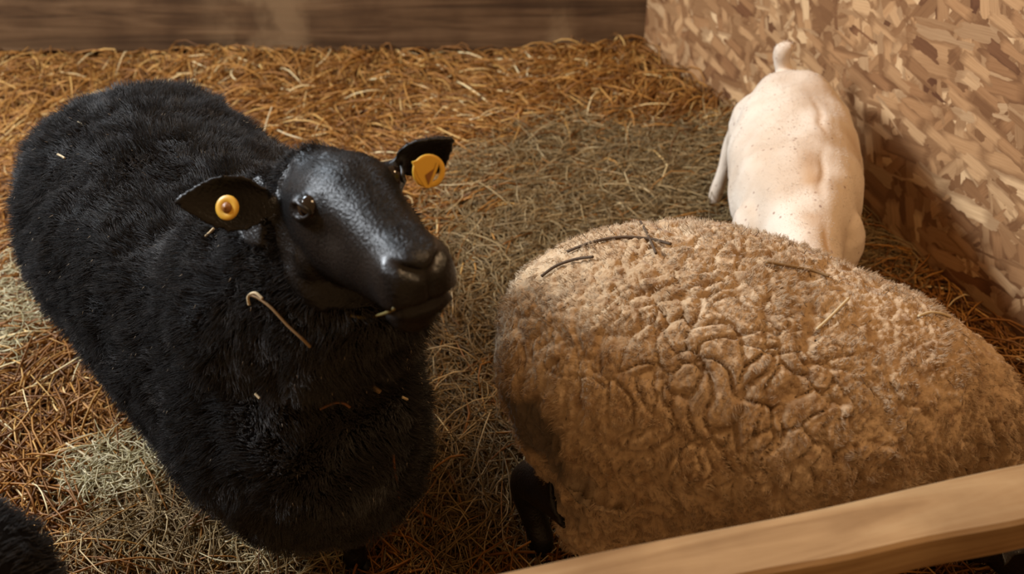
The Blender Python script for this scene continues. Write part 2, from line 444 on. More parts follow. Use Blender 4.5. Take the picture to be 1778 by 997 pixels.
def blob(p, cx, cy, rx, ry):
    d = ((p[:, 0]-cx)/rx)**2+((p[:, 1]-cy)/ry)**2
    return np.clip(1.15-d*.8, 0, 1)
wob = swaves(3, 8, 3.0)
def hay_region(p):
    q3 = np.concatenate([p, np.zeros((len(p), 1))], 1)+.13*wob(np.concatenate([p, np.zeros((len(p), 1))], 1))
    return np.maximum.reduce([blob(q3, .34, 1.95, .52, .62), blob(q3, -.0, 1.36, .17, .28)*.9, .8*blob(q3, -.52, 1.12, .16, .10), .5*blob(q3, -.36, .95, .10, .05), blob(q3, .50, 2.35, .35, .25)])
straw_region = lambda p: np.clip(1.06-.8*hay_region(p), .12, 1)
flow = swaves(11, 6, 1.6)
ff = lambda p: flow(np.concatenate([p, np.zeros((len(p), 1))], 1))[:, 0]*1.6
s1 = lay('straw_bedding', 60000, straw_region, .07, .24, .0011, .0029, .030, M_straw, 21, .12, .35, flowf=ff)
tag(s1, 'loose golden straw bedding spread over the pen floor', 'straw', kind='stuff')
s2 = lay('hay', 44000, hay_region, .07, .24, .0008, .0018, .040, M_hay, 22, .10, .9, flowf=ff)
tag(s2, 'grey green hay strewn in the middle of the pen', 'hay', kind='stuff')

_tf = atz(195, 830, 0)[:2]; _tg = atz(90, 480, 0)[:2]; _th = atz(505, 975, 0)[:2]
s3 = lay('pale_hay', 2600, lambda p: np.maximum.reduce([blob(p, _tf[0]+.02, _tf[1], .09, .07), .35*blob(p, _tg[0], _tg[1], .12, .35), .6*blob(p, _th[0], _th[1], .10, .04)])*np.random.default_rng(5).random(len(p)), .05, .15, .0009, .0017, .05, strand_mat('bleached_hay', [(0, (.30, .26, .13)), (.6, (.58, .50, .30)), (1, (.80, .72, .5))], .5), 23, .25, 1.1)
tag(s3, 'pale bleached hay wisps beside the black sheep belly', 'hay', kind='stuff')

# ------------------------------------------------------------------ sheep building blocks
def frame3(o, F, roll=0.0, pitch=0.0):
    """head frame: columns L (image right), F (nose), U"""
    F = np.asarray(F, float); F /= np.linalg.norm(F)
    L = np.cross(F, [0, 0, 1.]); L /= np.linalg.norm(L); L = -L if L[0] < 0 else L
    U = np.cross(L, F); U = -U if U[2] < 0 else U
    c, s = math.cos(roll), math.sin(roll)
    L, U = c*L+s*U, c*U-s*L
    return np.asarray(o, float), np.stack([L, F, U], 0)
def loc2w(fr, p): return fr[0]+np.asarray(p, float)@fr[1]
def w2loc(fr, p): return (p-fr[0])@fr[1].T

HEAD = [(-.140, -.064, .040, .044), (-.115, -.054, .052, .056), (-.085, -.048, .059, .064), (-.045, -.040, .064, .073), (-.005, -.034, .063, .078),
        (.035, -.035, .055, .070), (.075, -.038, .047, .061), (.106, -.040, .042, .053), (.130, -.040, .043, .049), (.148, -.040, .042, .046), (.163, -.041, .035, .039), (.171, -.042, .020, .023)]
def add_head(S, fr, k=1.0):
    keys = [(*loc2w(fr, (0, y*k, z*k)), w*k, h*k) for y, z, w, h in HEAD]
    S.loft(keys, 40, 28, side=fr[1][0], power=2.25)
    for s in (-1, 1):
        S.ball(loc2w(fr, (s*.054*k, .000, .006*k)), .0185*k)          # orbit
        S.ball(loc2w(fr, (s*.042*k, -.04*k, -.078*k)), (.028*k, .04*k, .038*k))   # jaw angle
        S.ball(loc2w(fr, (s*.021*k, .140*k, -.020*k)), (.019*k, .022*k, .018*k))       # nostril wing
    S.ball(loc2w(fr, (0, -.065*k, .008*k)), (.040*k, .045*k, .020*k))
    S.loft([(*loc2w(fr, (0, -.05*k, .030*k)), .016*k, .012*k), (*loc2w(fr, (0, .03*k, .022*k)), .020*k, .014*k), (*loc2w(fr, (0, .10*k, .000)), .017*k, .014*k), (*loc2w(fr, (0, .145*k, -.018*k)), .014*k, .012*k)], 20, 14, side=fr[1][0])
    S.ball(loc2w(fr, (0, .118*k, -.084*k)), (.031*k, .038*k, .026*k))      # chin
def add_ear(S, base, tip, face, width):
    """cupped leaf; face = direction the open side looks"""
    base, tip = np.asarray(base, float), np.asarray(tip, float)
    ax = tip-base; Ln = np.linalg.norm(ax); ax /= Ln
    fc = np.asarray(face, float); fc -= (fc@ax)*ax; fc /= np.linalg.norm(fc)
    sd = np.cross(ax, fc); nl, nw = 14, 9; top = []; bot = []
    prof = [.42, .55, .74, .90, 1.0, 1.03, 1.0, .95, .86, .74, .60, .44, .26, .07]
    for i in range(nl):
        t = i/(nl-1); wv = width*prof[i]
        for j in range(nw):
            s = -1+2*j/(nw-1); cup = .42*wv*(s*s)*(1-.35*t)
            p = base+ax*Ln*t+sd*wv*s*.92+fc*(cup-.006*math.sin(math.pi*t))
            th = .0042*(1-.4*abs(s))
            top.append(p+fc*th); bot.append(p-fc*th)
    n = nl*nw; faces = []
    for i in range(nl-1):
        for j in range(nw-1):
            a = i*nw+j; faces.append([a, a+1, a+nw+1, a+nw]); faces.append([n+a, n+a+nw, n+a+nw+1, n+a+1])
        for j in (0, nw-1):
            a = i*nw+j; faces.append([a, a+nw, n+a+nw, n+a])
    for i in (0, nl-1):
        for j in range(nw-1):
            a = i*nw+j; faces.append([a, a+1, n+a+1, n+a])
    S.add(np.array(top+bot), faces)
    return lambda t, s=0.: (base+ax*Ln*t+sd*width*prof[int(round(t*(nl-1)))]*s*.92+fc*.006, fc, ax, sd)
def add_leg(S, top, knee, hoof, r0, r1, r2):
    """tapered leg with a joint; ends in a small cloven hoof on the ground"""
    top, knee, hoof = map(lambda a: np.asarray(a, float), (top, knee, hoof))
    k = [(*top, r0, r0*1.15), (*(top*.5+knee*.5), (r0+r1)/2, (r0+r1)/1.9), (*knee, r1*1.12, r1*1.15), (*(knee*.5+hoof*.5+[0, 0, .01]), r1*.78, r1*.8), (*(hoof+[0, 0, .055]), r2*1.15, r2*1.15), (*(hoof+[0, 0, .03]), r2*1.1, r2*1.2)]
    S.loft(k, 24, 14, up=(0, 1, .01))
def hoof(parent, p, d, size, m=None):
    """cloven hoof: two claws"""
    S = Soup(); d = np.array([d[0], d[1], 0.]); d /= np.linalg.norm(d); sd = np.array([-d[1], d[0], 0])
    for s in (-1, 1):
        c = np.asarray(p)+sd*s*size*.48
        S.loft([(*(c-d*size*.5+[0, 0, .034]), size*.40, size*.4), (*(c+[0, 0, .022]), size*.50, size*.62), (*(c+d*size*.85+[0, 0, .012]), size*.42, size*.34), (*(c+d*size*1.35+[0, 0, .006]), size*.14, size*.12)], 12, 12)
    v = np.concatenate(S.v); v[:, 2] = np.maximum(v[:, 2], 0)
    me = bpy.data.meshes.new('hoof'); me.from_pydata(v.tolist(), [], S.f); me.materials.append(m or M_hoof)
    for f in me.polygons: f.use_smooth = True
    o = bpy.data.objects.new('hoof', me); C.objects.link(o); o.parent = parent
    return o
def simple(name, S, m, parent=None, smooth=True):
    me = bpy.data.meshes.new(name); me.from_pydata(np.concatenate(S.v).tolist(), [], S.f); me.materials.append(m)
    bm = bmesh.new(); bm.from_mesh(me); bmesh.ops.recalc_face_normals(bm, faces=bm.faces); bm.to_mesh(me); bm.free()
    if smooth:
        for f in me.polygons: f.use_smooth = True
    o = bpy.data.objects.new(name, me); C.objects.link(o)
    if parent: o.parent = parent
    return o

def wool(name, v, nrm, ls, sz, n, weight, length, radius, material, parent, seed, clumps=0, curl=.5, droop=.35, base_rn=(0, 1), nlen=None, pull=.6, K=5):
    r = np.random.default_rng(seed)
    p, nn, vi = sample(v, nrm, ls, sz, n, weight, r)
    nn /= np.linalg.norm(nn, axis=1, keepdims=True)+1e-9
    f1, f2 = swaves(seed+1, 10, 26.0), swaves(seed+2, 10, 75.0)
    L = length*r.uniform(.6, 1.15, n)*(1 if nlen is None else nlen[vi])
    down = np.tile([0, 0, -1.], (n, 1)); down -= (down*nn).sum(1, keepdims=True)*nn
    d = nn+droop*down+.35*curl*f1(p)+r.normal(0, .16, (n, 3))
    d /= np.linalg.norm(d, axis=1, keepdims=True)
    s = np.linspace(0, 1, K)
    c = p[:, None]-nn[:, None]*.003+d[:, None]*(L[:, None]*s[None])[..., None]
    wv = curl*L[:, None, None]*.28*(s[None, :, None]**1.2)
    c = c+wv*(f2((p[:, None]+d[:, None]*(s[None, :, None]*.03)).reshape(-1, 3)).reshape(n, K, 3))
    if clumps:
        k = r.choice(n, clumps, replace=False); kd = kdtree.KDTree(clumps)
        for i, j in enumerate(k): kd.insert(p[j], i)
        kd.balance()
        own = np.array([kd.find(x)[1] for x in p]); tip = c[k[own]]
        jit = r.normal(0, .0016, (n, 1, 3))
        wq = (pull*s[None, :, None]**1.3)
        off = c[k[own], :1]-c[:, :1]
        c = c*(1-wq)+(tip+jit-0*off)*wq
    R = radius*r.uniform(.7, 1.2, n)[:, None]*(1-.75*s[None]**1.5)
    vv, f, szz, per = strands(c, R)
    rn = np.clip(base_rn[0]+(base_rn[1]-base_rn[0])*r.beta(2, 3, n), 0, 1)
    return mesh_from(name, vv, f, szz, material, parent, True, {'rnd': np.repeat(rn, per)})

# ------------------------------------------------------------------ black sheep
def black_sheep():
    D = np.array([.607, -.795, 0]); Sd = np.array([.795, .607, 0])
    R0 = np.array([-.67, 1.585, 0])
    P = lambda s, z, side=0.: R0+D*s+Sd*side+[0, 0, z]
    S = Soup()
    S.loft([(*P(-.215, .36), .03, .04), (*P(-.195, .36), .11, .12), (*P(-.14, .362), .175, .18), (*P(-.05, .362), .215, .212), (*P(.08, .36), .228, .222), (*P(.25, .355), .225, .222), (*P(.42, .35), .215, .225),
            (*P(.55, .345, -.01), .190, .232), (*P(.65, .345, -.012), .168, .222), (*P(.725, .365, -.015), .135, .17), (*P(.775, .375, -.015), .085, .11), (*P(.795, .38, -.015), .03, .04)], 60, 36)
    # neck and chest
    S.loft([(*P(.50, .42), .17, .16), (*P(.60, .50, .0), .155, .16), (-.248, 1.050, .585, .132, .142), (-.240, 1.050, .665, .102, .112), (-.235, 1.050, .72, .070, .075)], 36, 30, side=Sd)
    # head
    E = np.array([-.180, .958, .752]); Fw = np.array([.55, -.835, .07])
    fr = frame3(E, Fw, roll=.06)
    add_head(S, fr)
    eL = add_ear(S, att(474, 352, 1.145), att(300, 349, 1.12), (.15, -.75, .25), .037)
    eR = add_ear(S, att(692, 292, 1.135), att(789, 240, 1.10), (.35, -.8, -.18), .036)
    # legs
    Hf = atz(622, 996, 0)
    legs = [(P(.58, .25, .06), Hf+[0.0, .005, .12], Hf, .05), (P(.55, .25, -.07), P(.52, .14, -.07), P(.47, 0, -.07), .062),
            (P(.02, .28, .09), P(-.05, .16, .10), P(.0, 0, .10), .08), (P(.02, .28, -.09), P(-.06, .16, -.10), P(-.01, 0, -.10), .08)]
    for t_, k_, h_, r_ in legs: add_leg(S, t_, k_, h_, r_, .025, .017)
    v, nrm, ls, sz = S.voxel(.0042, 5)
    lp = w2loc(fr, v)
    # sculpt: nostrils, mouth line, brow hollow
    nos = np.zeros(len(v))
    for s in (-1, 1):
        for a, dep in ((0, .008), (.5, .011), (1, .008)):
            xc, zc_ = s*(.009+.017*a), -.016+.010*a
            d2_ = ((lp[:, 0]-xc)/.0075)**2+((lp[:, 2]-zc_)/.0048)**2; g_ = np.exp(-d2_)*(lp[:, 1] > .11)
            v -= fr[1][1]*(dep*g_)[:, None]; nos = np.maximum(nos, g_)
    mz = -.058-.42*np.clip(.165-lp[:, 1], 0, .09)
    m_ = np.exp(-((lp[:, 2]-mz)/.0040)**2)*np.clip((lp[:, 1]-.075)/.03, 0, 1)*(lp[:, 1] < .21)
    v -= nrm*(.009*m_)[:, None]; mouth = m_
    m_ = np.exp(-(lp[:, 0]/.0035)**2)*np.clip((lp[:, 1]-.145)/.01, 0, 1)*(lp[:, 2] < -.02)*(lp[:, 2] > -.055)
    v -= nrm*(.004*m_)[:, None]
    for s in (-1, 1):
        d = np.linalg.norm((lp-[s*.055, .045, -.012])/[1, 1.4, 1], axis=1); v -= nrm*(.006*np.exp(-(d/.02)**2))[:, None]
    for s in (-1, 1):
        e_ = ((lp[:, 1]-.006)/.0125)**2+((lp[:, 2]-.009)/.0080)**2; g_ = np.clip(1.25-e_, 0, 1)*(s*lp[:, 0] > .03)*(s*lp[:, 0] < .09)
        v -= (s*fr[1][0])[None]*(.009*g_)[:, None]
        b_ = np.exp(-((lp[:, 1]-.004)/.020)**2-((lp[:, 2]-.026)/.007)**2)*(s*lp[:, 0] > .02)*(s*lp[:, 0] < .09); v += (s*fr[1][0])[None]*(.0015*b_)[:, None]
    headmask = (lp[:, 1] > -.105)*(np.abs(lp[:, 0]) < .2)*(lp[:, 2] > -.13)*(lp[:, 2] < .14)
    headmask = np.clip((lp[:, 1]+.105-.75*np.clip(-.01-lp[:, 2], 0, .12))/.02, 0, 1)*headmask
    # ears lie behind the eye line but are short-haired
    for b_, t_ in ((att(474, 352, 1.145), att(300, 349, 1.12)), (att(692, 292, 1.135), att(789, 240, 1.10))):
        ax = t_-b_; tt = np.clip(((v-b_)@ax)/(ax@ax), 0, 1); d = np.linalg.norm(v-(b_+tt[:, None]*ax), axis=1)
        headmask = np.maximum(headmask, (d < .052)*1.0*(tt > .10))
    legmask = np.clip((.125-v[:, 2])/.03, 0, 1)
    bare = np.clip(np.maximum(headmask, legmask), 0, 1)
    # lumpy wool surface
    f1 = swaves(5, 12, 22.0); w_ = (1-bare)[:, None]
    v += nrm*w_*.006*f1(v)[:, :1]
    o = mesh_from('black_sheep', v, ls, sz, [M_black, M_underwool, M_nostril], None, True)
    q = ls.reshape(-1, 4); mi = (bare[q].mean(1) < .5).astype(np.int32); mi[nos[q].mean(1) > .5] = 2; o.data.polygons.foreach_set('material_index', mi)
    tag(o, 'black woolly sheep with yellow ear tags looking up towards the viewer', 'sheep')
    nrm = normals(v, ls, sz)
    if (nrm*(v-v.mean(0))).sum() < 0: nrm = -nrm
    wgt = np.clip(1.4-bare*1.5, 0, 1); wgt[v[:, 2] < .09] = 0
    nl = np.ones(len(v)); dn = np.linalg.norm(lp-[0, -.10, 0], axis=1); nl = np.clip(dn/.20, .45, 1)
    wool('fleece', v, nrm, ls, sz, 190000, wgt, .026, .00060, M_blackwool, o, 31, clumps=26000, curl=.55, droop=.25, nlen=nl, pull=.35)
    hw = np.clip(bare*4-.6, 0, 1)*(v[:, 2] > .5)*(nos < .2)*(mouth < .4)*(np.linalg.norm(lp-[.064, .006, .009], axis=1) > .016)*(np.linalg.norm(lp-[-.064, .006, .009], axis=1) > .016)
    wool('face_hair', v, nrm, ls, sz, 60000, hw, .0055, .00035, M_facehair, o, 35, curl=.15, droop=1.6, K=3)
    ch = wool('chaff', v+nrm*.020, nrm, ls, sz, 260, wgt*(v[:, 2] > .3), .006, .0005, M_chaff, None, 46, curl=.4, droop=2.5, K=3)
    tag(ch, 'tiny pale chaff specks scattered on the black wool', 'chaff', kind='stuff')
    # eyes
    for s in (-1, 1):
        B = Soup(); B.ball(loc2w(fr, (s*.0508, .006, .009)), .0140, 24); e = simple('eye', B, M_eye, o)
        B = Soup()
        pts = []
        for i in range(25):
            a = 2*math.pi*i/24; dy_, dz_ = .0132*math.cos(a), .0088*math.sin(a); pts.append((*loc2w(fr, (s*(.0518+math.sqrt(max(.0140**2-dy_**2-dz_**2, 0))), .006+dy_, .009+dz_+.0010)), .0022, .0022))
        B.loft(pts, 49, 8, up=(.3, .2, .93)); simple('eyelid', B, M_eyerim, e)
    # ear tags
    def disc(c, n_, r_, th, m, name, hole=.0, parent=o):
        n_ = n_/np.linalg.norm(n_); a_ = np.cross(n_, [0, 0, 1.]); a_ /= np.linalg.norm(a_); b_ = np.cross(n_, a_)
        B = Soup(); seg = 32; rings = [(r_*.96, 0), (r_, th*.3), (r_, th*.7), (r_*.95, th), (hole+.0008, th), (hole, th*.8), (hole, th*.2), (hole+.0008, 0)]
        vv = []; ff_ = []
        for rr, h in rings:
            for j in range(seg):
                t = 2*math.pi*j/seg; vv.append(c+a_*rr*math.cos(t)+b_*rr*math.sin(t)+n_*h)
        for i in range(len(rings)):
            i2 = (i+1) % len(rings)
            for j in range(seg):
                k = (j+1) % seg; ff_.append([i*seg+j, i*seg+k, i2*seg+k, i2*seg+j])
        B.add(np.array(vv), ff_); return simple(name, B, m, parent)
    camv = np.array([0, 0, CAMH])
    c = att(396, 361, 1.108); n_ = (camv-c)/np.linalg.norm(camv-c)+np.array([-.5, 0, .1])
    tg = disc(c, n_, .0142, .0035, M_tag, 'ear_tag', .006); tg['label'] = 'round yellow ear tag in the drooping ear'
    n1 = n_/np.linalg.norm(n_)
    B = Soup(); B.loft([(*(c-n1*.002), .0062, .0062), (*(c+n1*.003), .0066, .0066), (*(c+n1*.006), .0045, .0045), (*(c+n1*.0075), .001, .001)], 10, 16, up=(0, 0, 1)); simple('pin', B, M_tagpin, tg)
    c = att(744, 297, 1.075); n_ = (camv-c)/np.linalg.norm(camv-c)+np.array([.25, 0, -.1]); n_ /= np.linalg.norm(n_)
    tg = disc(c, n_, .0185, .003, M_tag, 'ear_tag', .0125); tg['label'] = 'yellow ring ear tag with a pointed flap'
    a_ = np.cross([0, 0, 1.], n_); a_ /= np.linalg.norm(a_); b_ = np.cross(n_, a_)
    B = Soup(); out = [(-.017, .013), (.004, .016), (.013, .010), (.010, .002), (-.002, -.018), (-.007, -.017), (-.013, -.004)]
    vv = [c+a_*x+b_*y-n_*.001 for x, y in out]+[c+a_*x+b_*y+n_*.0035 for x, y in out]; m_ = len(out)
    ff_ = [list(range(m_))[::-1], list(range(m_, 2*m_))]+[[i, (i+1) % m_, m_+(i+1) % m_, m_+i] for i in range(m_)]
    B.add(np.array(vv), ff_); simple('flap', B, M_tag, tg, False)
    B = Soup(); vv = [c+a_*x+b_*y+n_*z for z in (.003, .0048) for x, y in ((-.005, -.003), (.006, .002), (.009, .008), (-.003, -.014))]
    B.add(np.array(vv), [[3, 2, 1, 0], [4, 5, 6, 7], [0, 1, 5, 4], [1, 2, 6, 5], [2, 3, 7, 6], [3, 0, 4, 7]]); simple('pin', B, M_tagpin, tg, False)
    for t_, k_, h_, r_ in legs: hoof(o, h_, D, .021)
    return o, fr
bs, headfr = black_sheep()

# ------------------------------------------------------------------ cream ewe
def vor(p, sx, sy, sz_, jitter=1.0):
    out = np.empty(len(p)); ids = np.empty(len(p)); q = p/np.array([sx, sy, sz_])
    vo = noise.voronoi
    for i, x in enumerate(q.tolist()):
        d, pts = vo(x, distance_metric='DISTANCE'); out[i] = d[1]-d[0]; ids[i] = (pts[0][0]*12.9+pts[0][1]*78.2+pts[0][2]*37.7) % 1.0
    return out, ids

def cream_ewe():
    D = np.array([.955, -.13, 0]); D /= np.linalg.norm(D); Sd = np.array([D[1], -D[0], 0])   # Sd towards the camera
    R0 = np.array([.215, 1.10, 0])
    P = lambda s, z, side=0.: R0+D*s+Sd*side+[0, 0, z]
    T = Soup()
    T.loft([(*P(-.225, .33), .03, .04), (*P(-.205, .335), .10, .12), (*P(-.16, .345), .155, .185), (*P(-.07, .355), .20, .225), (*P(.05, .36), .222, .232), (*P(.16, .35), .222, .220), (*P(.265, .335), .20, .205),
            (*P(.335, .320), .165, .19), (*P(.385, .305), .125, .165), (*P(.42, .285), .092, .135), (*P(.455, .25), .074, .10), (*P(.49, .21), .062, .075), (*P(.515, .18), .03, .04)], 64, 40, power=2.15)
    T.loft([(*P(-.06, .30, .10), .10, .12), (*P(-.07, .20, .11), .075, .08), (*P(-.07, .14, .11), .05, .05)], 16, 20, up=(0, 1, 0))
    T.loft([(*P(-.06, .30, -.10), .10, .12), (*P(-.07, .20, -.11), .075, .08), (*P(-.07, .14, -.11), .05, .05)], 16, 20, up=(0, 1, 0))
    for q_ in (.07, -.08): T.loft([(*P(.28, .30, q_), .085, .10), (*P(.31, .20, q_), .07, .075), (*P(.32, .13, q_), .048, .048)], 16, 20, up=(0, 1, 0))
    # inner body
    S = Soup()
    S.loft([(*P(-.19, .335), .03, .04), (*P(-.15, .34), .12, .14), (*P(-.05, .35), .17, .19), (*P(.16, .34), .185, .18), (*P(.32, .315), .11, .14), (*P(.42, .28), .06, .09), (*P(.50, .22), .045, .06), (*P(.56, .17), .042, .052)], 50, 28)
    fr = frame3(P(.60, .135), np.array([.62, -.35, -.70]))
    add_head(S, fr, .98)
    for s in (-1, 1):
        b_ = loc2w(fr, (s*.06, -.085, .02)); add_ear(S, b_, b_+fr[1][0]*s*.10+np.array([0, 0, -.02]), (0.3, 0, .9), .028)
    Hn = atz(938, 972, 0)
    legs = [(P(-.09, .24, .10), Hn+[-.02, .03, .15], Hn, .07), (P(-.02, .24, -.10), P(-.09, .15, -.10), P(-.04, 0, -.10), .07),
            (P(.30, .24, .05), P(.33, .14, .07), P(.32, 0, .075), .040), (P(.30, .24, -.06), P(.34, .14, -.07), P(.37, 0, -.07), .040)]
    for t_, k_, h_, r_ in legs: add_leg(S, t_, k_, h_, r_, .029, .019)
    v, nrm, ls, sz = S.voxel(.006, 4)
    o = mesh_from('cream_sheep', v, ls, sz, [M_black], None, True)
    tag(o, 'cream woolly sheep standing broadside behind the front rail', 'sheep')
    for t_, k_, h_, r_ in legs: hoof(o, h_, D, .021)
    for s in (-1, 1):
        B = Soup(); B.ball(loc2w(fr, (s*.0655, .006, .009)), .0155, 16); simple('eye', B, M_eye, o)
    # fleece
    v, nrm, ls, sz = T.voxel(.0034, 8)
    wf = swaves(77, 10, 22.0); wp = v+.006*wf(v)
    d1, id1 = vor(wp+.008*swaves(78, 10, 50.0)(v), .028, .028, .11); d2, id2 = vor(wp+5.3, .009, .009, .045)
    side = np.abs(nrm@Sd)
    amp = .55+.45*np.clip(swaves(90, 8, 7.0)(v)[:, 0], -1, 1)
    # parting cracks are deepest over the loin
    loin = np.exp(-(((v-P(.08, .5, .08))/[.17, .24, .15])**2).sum(1)); sh = .6*np.exp(-(((v-P(.42, .30, .12))/[.08, .14, .12])**2).sum(1))
    dep = .0015+.0155*np.clip(amp*.30+loin*.9+sh, 0, 1)
    h = dep*(np.clip(d1/.17, 0, 1)**.7-1)+.0035*(np.clip(d2/.4, 0, 1)-1)+.0035*(id1-.5)
    h += .006*swaves(91, 10, 14.0)(v)[:, 0]*.6
    lk = swaves(93, 14, 95.0)(v*[1, 1, .22]+.01*wf(v))[:, :1].ravel(); h += .0035*np.clip(.5-np.abs(lk), -1, .5)*np.clip((.50-v[:, 2])/.12, 0, 1)*(-1.6)
    v2 = v+nrm*h[:, None]
    dirt = np.zeros(len(v))
    for c, r_, a in ((P(-.17, .37, .12), (.055, .06, .055), 1.2), (P(-.20, .34, .05), (.05, .06, .06), .5), (P(-.17, .43, .04), (.06, .10, .05), .25), (P(-.13, .29, .17), (.06, .07, .055), .75), (P(-.13, .17, .13), (.05, .08, .03), .3), (P(.25, .15, .2), (.12, .1, .04), .35)):
        dirt = np.maximum(dirt, a*np.exp(-(((v-c)/r_)**2).sum(1)))
    dirt = np.clip(dirt*(1+.7*swaves(95, 10, 40.0)(v)[:, 0]), 0, .9)
    fo = mesh_from('fleece', v2, ls, sz, M_fleece, o, True, {'dirt': dirt}); fo['label'] = 'matted cream fleece with parted locks and a grey dirty rump'
    n2 = normals(v2, ls, sz)
    if (n2*nrm).sum() < 0: n2 = -n2
    wt = np.clip(d1/.3, .05, 1)*np.clip(1-1.15*dirt, 0, 1)
    wool('wool_fuzz', v2, nrm*.7+n2*.3, ls, sz, 120000, wt, .009, .00042, M_creamwool, fo, 41, clumps=12000, curl=.9, droop=.3, K=4)
    ch = wool('chaff', v2, nrm, ls, sz, 420, np.clip((v[:, 2]-.35)/.1, .15, 1)*(1+2*np.exp(-((v-P(-.05, .5))/[.12, .2, .12])**2 @ np.ones(3))), .012, .0005, M_twig, None, 44, curl=1.2, droop=5, K=4)
    ch.location.z += .005; tag(ch, 'fine dark chaff scattered through the cream fleece', 'chaff', kind='stuff')
    return o, P, v2
ewe, EP, ev = cream_ewe()

# ------------------------------------------------------------------ white lamb
def lamb():
    rump = atz(1384, 150, .36); rump = np.array([.665, 2.16, 0]); sh = np.array([.553, 1.565, 0])
    D = sh-rump; Ln = np.linalg.norm(D); D /= Ln; Sd = np.array([-D[1], D[0], 0]); Sd = -Sd if Sd[0] > 0 else Sd   # Sd = image left
    P = lambda s, z, side=0.: rump+D*s*Ln+Sd*side+[0, 0, z]
    S = Soup()
    S.loft([(*P(-.13, .315), .03, .03), (*P(-.10, .31), .072, .08), (*P(0, .295), .108, .118), (*P(.2, .28), .134, .132), (*P(.42, .265), .143, .138), (*P(.62, .27), .132, .130), (*P(.80, .27), .105, .115), (*P(.95, .265), .08, .10),
            (*P(1.08, .26), .07, .085), (*P(1.16, .25), .04, .05)], 56, 36, power=2.1)
    S.loft([(*P(.86, .27), .08, .09), (*P(1.04, .25), .058, .07), (*P(1.16, .21), .045, .05)], 20, 20)
    fr = frame3(P(1.22, .185), np.array([D[0]-.5, D[1], -.35])); add_head(S, fr, .60)
    for s in (-1, 1):
        b_ = loc2w(fr, (s*.035, -.055, .01)); add_ear(S, b_, b_+fr[1][0]*s*.07+np.array([0, 0, -.015]), (0, -.6, .7), .02)
    # spine ridge, hips
    S.loft([(*P(-.02, .36, -.01), .04, .02), (*P(.3, .385, -.012), .05, .02), (*P(.65, .375, -.012), .05, .02), (*P(.92, .345, -.01), .04, .02)], 20, 12)
    hk = atz(1262, 246, .20); hf = atz(1238, 372, 0)
    legs = [(P(.06, .26, .085), hk+[.012, 0, 0], hf, .062), (P(.06, .24, -.07), P(-.06, .15, -.09), P(0, 0, -.09), .06),
            (P(.90, .22, .07), P(.92, .12, .08), P(.90, 0, .08), .042), (P(.90, .22, -.07), P(.95, .12, -.07), P(1.0, 0, -.07), .042)]
    for t_, k_, h_, r_ in legs: add_leg(S, t_, k_, h_, r_, .019, .013)
    S.loft([(*P(.05, .24, .08), .05, .05), (*(hk+[.035, .0, .0]), .032, .032), (*(hk+[.008, 0, 0]), .022, .024)], 14, 16, up=(0, 1, 0))
    # haunch
    S.ball(P(.10, .27, .06), (.085, .10, .10)); S.ball(P(.10, .27, -.06), (.085, .10, .10)); S.ball(P(.80, .24, .06), (.07, .09, .09)); S.ball(P(.80, .24, -.06), (.07, .09, .09))
    # tail, lifted
    tb = atz(1362, 128, .37); tt = tb+np.array([-.012, .0, .068])
    S.loft([(*(tb+[.01, -.03, -.03]), .030, .026), (*tb, .025, .022), (*(tb+[-.010, .004, .025]), .022, .020), (*(tt+[0, .004, -.018]), .023, .021), (*(tt+[.010, 0, -.002]), .017, .016), (*(tt+[.014, 0, .010]), .008, .008)], 18, 14, up=(0, 1, 0))
    v, nrm, ls, sz = S.voxel(.0045, 7)
    lp = np.stack([(v-rump)@D/Ln, (v-rump)@Sd, v[:, 2]], 1)
    up = np.clip(nrm[:, 2], 0, 1)
    # fold beside the spine
    cx = -.030+.007*np.sin(lp[:, 0]*9)+.004*np.sin(lp[:, 0]*31); g = (.55+.45*np.sin(lp[:, 0]*17+1))*np.exp(-((lp[:, 1]-cx)/.008)**2)*np.clip((lp[:, 0]-.15)/.1, 0, 1)*up
    v = v-nrm*(.0045*g)[:, None]
    v += nrm*.0022*swaves(55, 10, 30.)(v)[:, :1]
    dirt = .75*g*(.7+.3*np.sin(lp[:, 0]*14))*1.25
    dirt = np.maximum(dirt, .7*np.exp(-((lp-[.86, -.005, .38])/[.20, .022, .10])**2 @ np.ones(3)))
    dirt = np.maximum(dirt, .45*np.exp(-((lp-[.40, -.10, .33])/[.12, .03, .05])**2 @ np.ones(3)))
    dirt *= np.clip(.8+.5*swaves(56, 8, 40.)(v)[:, 0], 0, 1)
    o = mesh_from('white_lamb', v, ls, sz, M_lamb, None, True, {'dirt': dirt})
    tag(o, 'short-haired white lamb with raised tail, standing behind the cream sheep', 'lamb')
    n2 = normals(v, ls, sz)
    if (n2*nrm).sum() < 0: n2 = -n2
    td = np.linalg.norm(v-(tt), axis=1); nl = 1+.8*np.exp(-(td/.03)**2)
    wool('coat', v, n2, ls, sz, 60000, (dirt < .3)*1.0, .006, .0004, M_whitehair, o, 51, clumps=0, curl=.3, droop=1.3, nlen=nl, K=4)
    for t_, k_, h_, r_ in legs: hoof(o, h_, D, .014)
    for s in (-1, 1):
        B = Soup(); B.ball(loc2w(fr, (s*.037, .004, .005)), .0093, 16); simple('eye', B, M_eye, o)
    return o
lm = lamb()

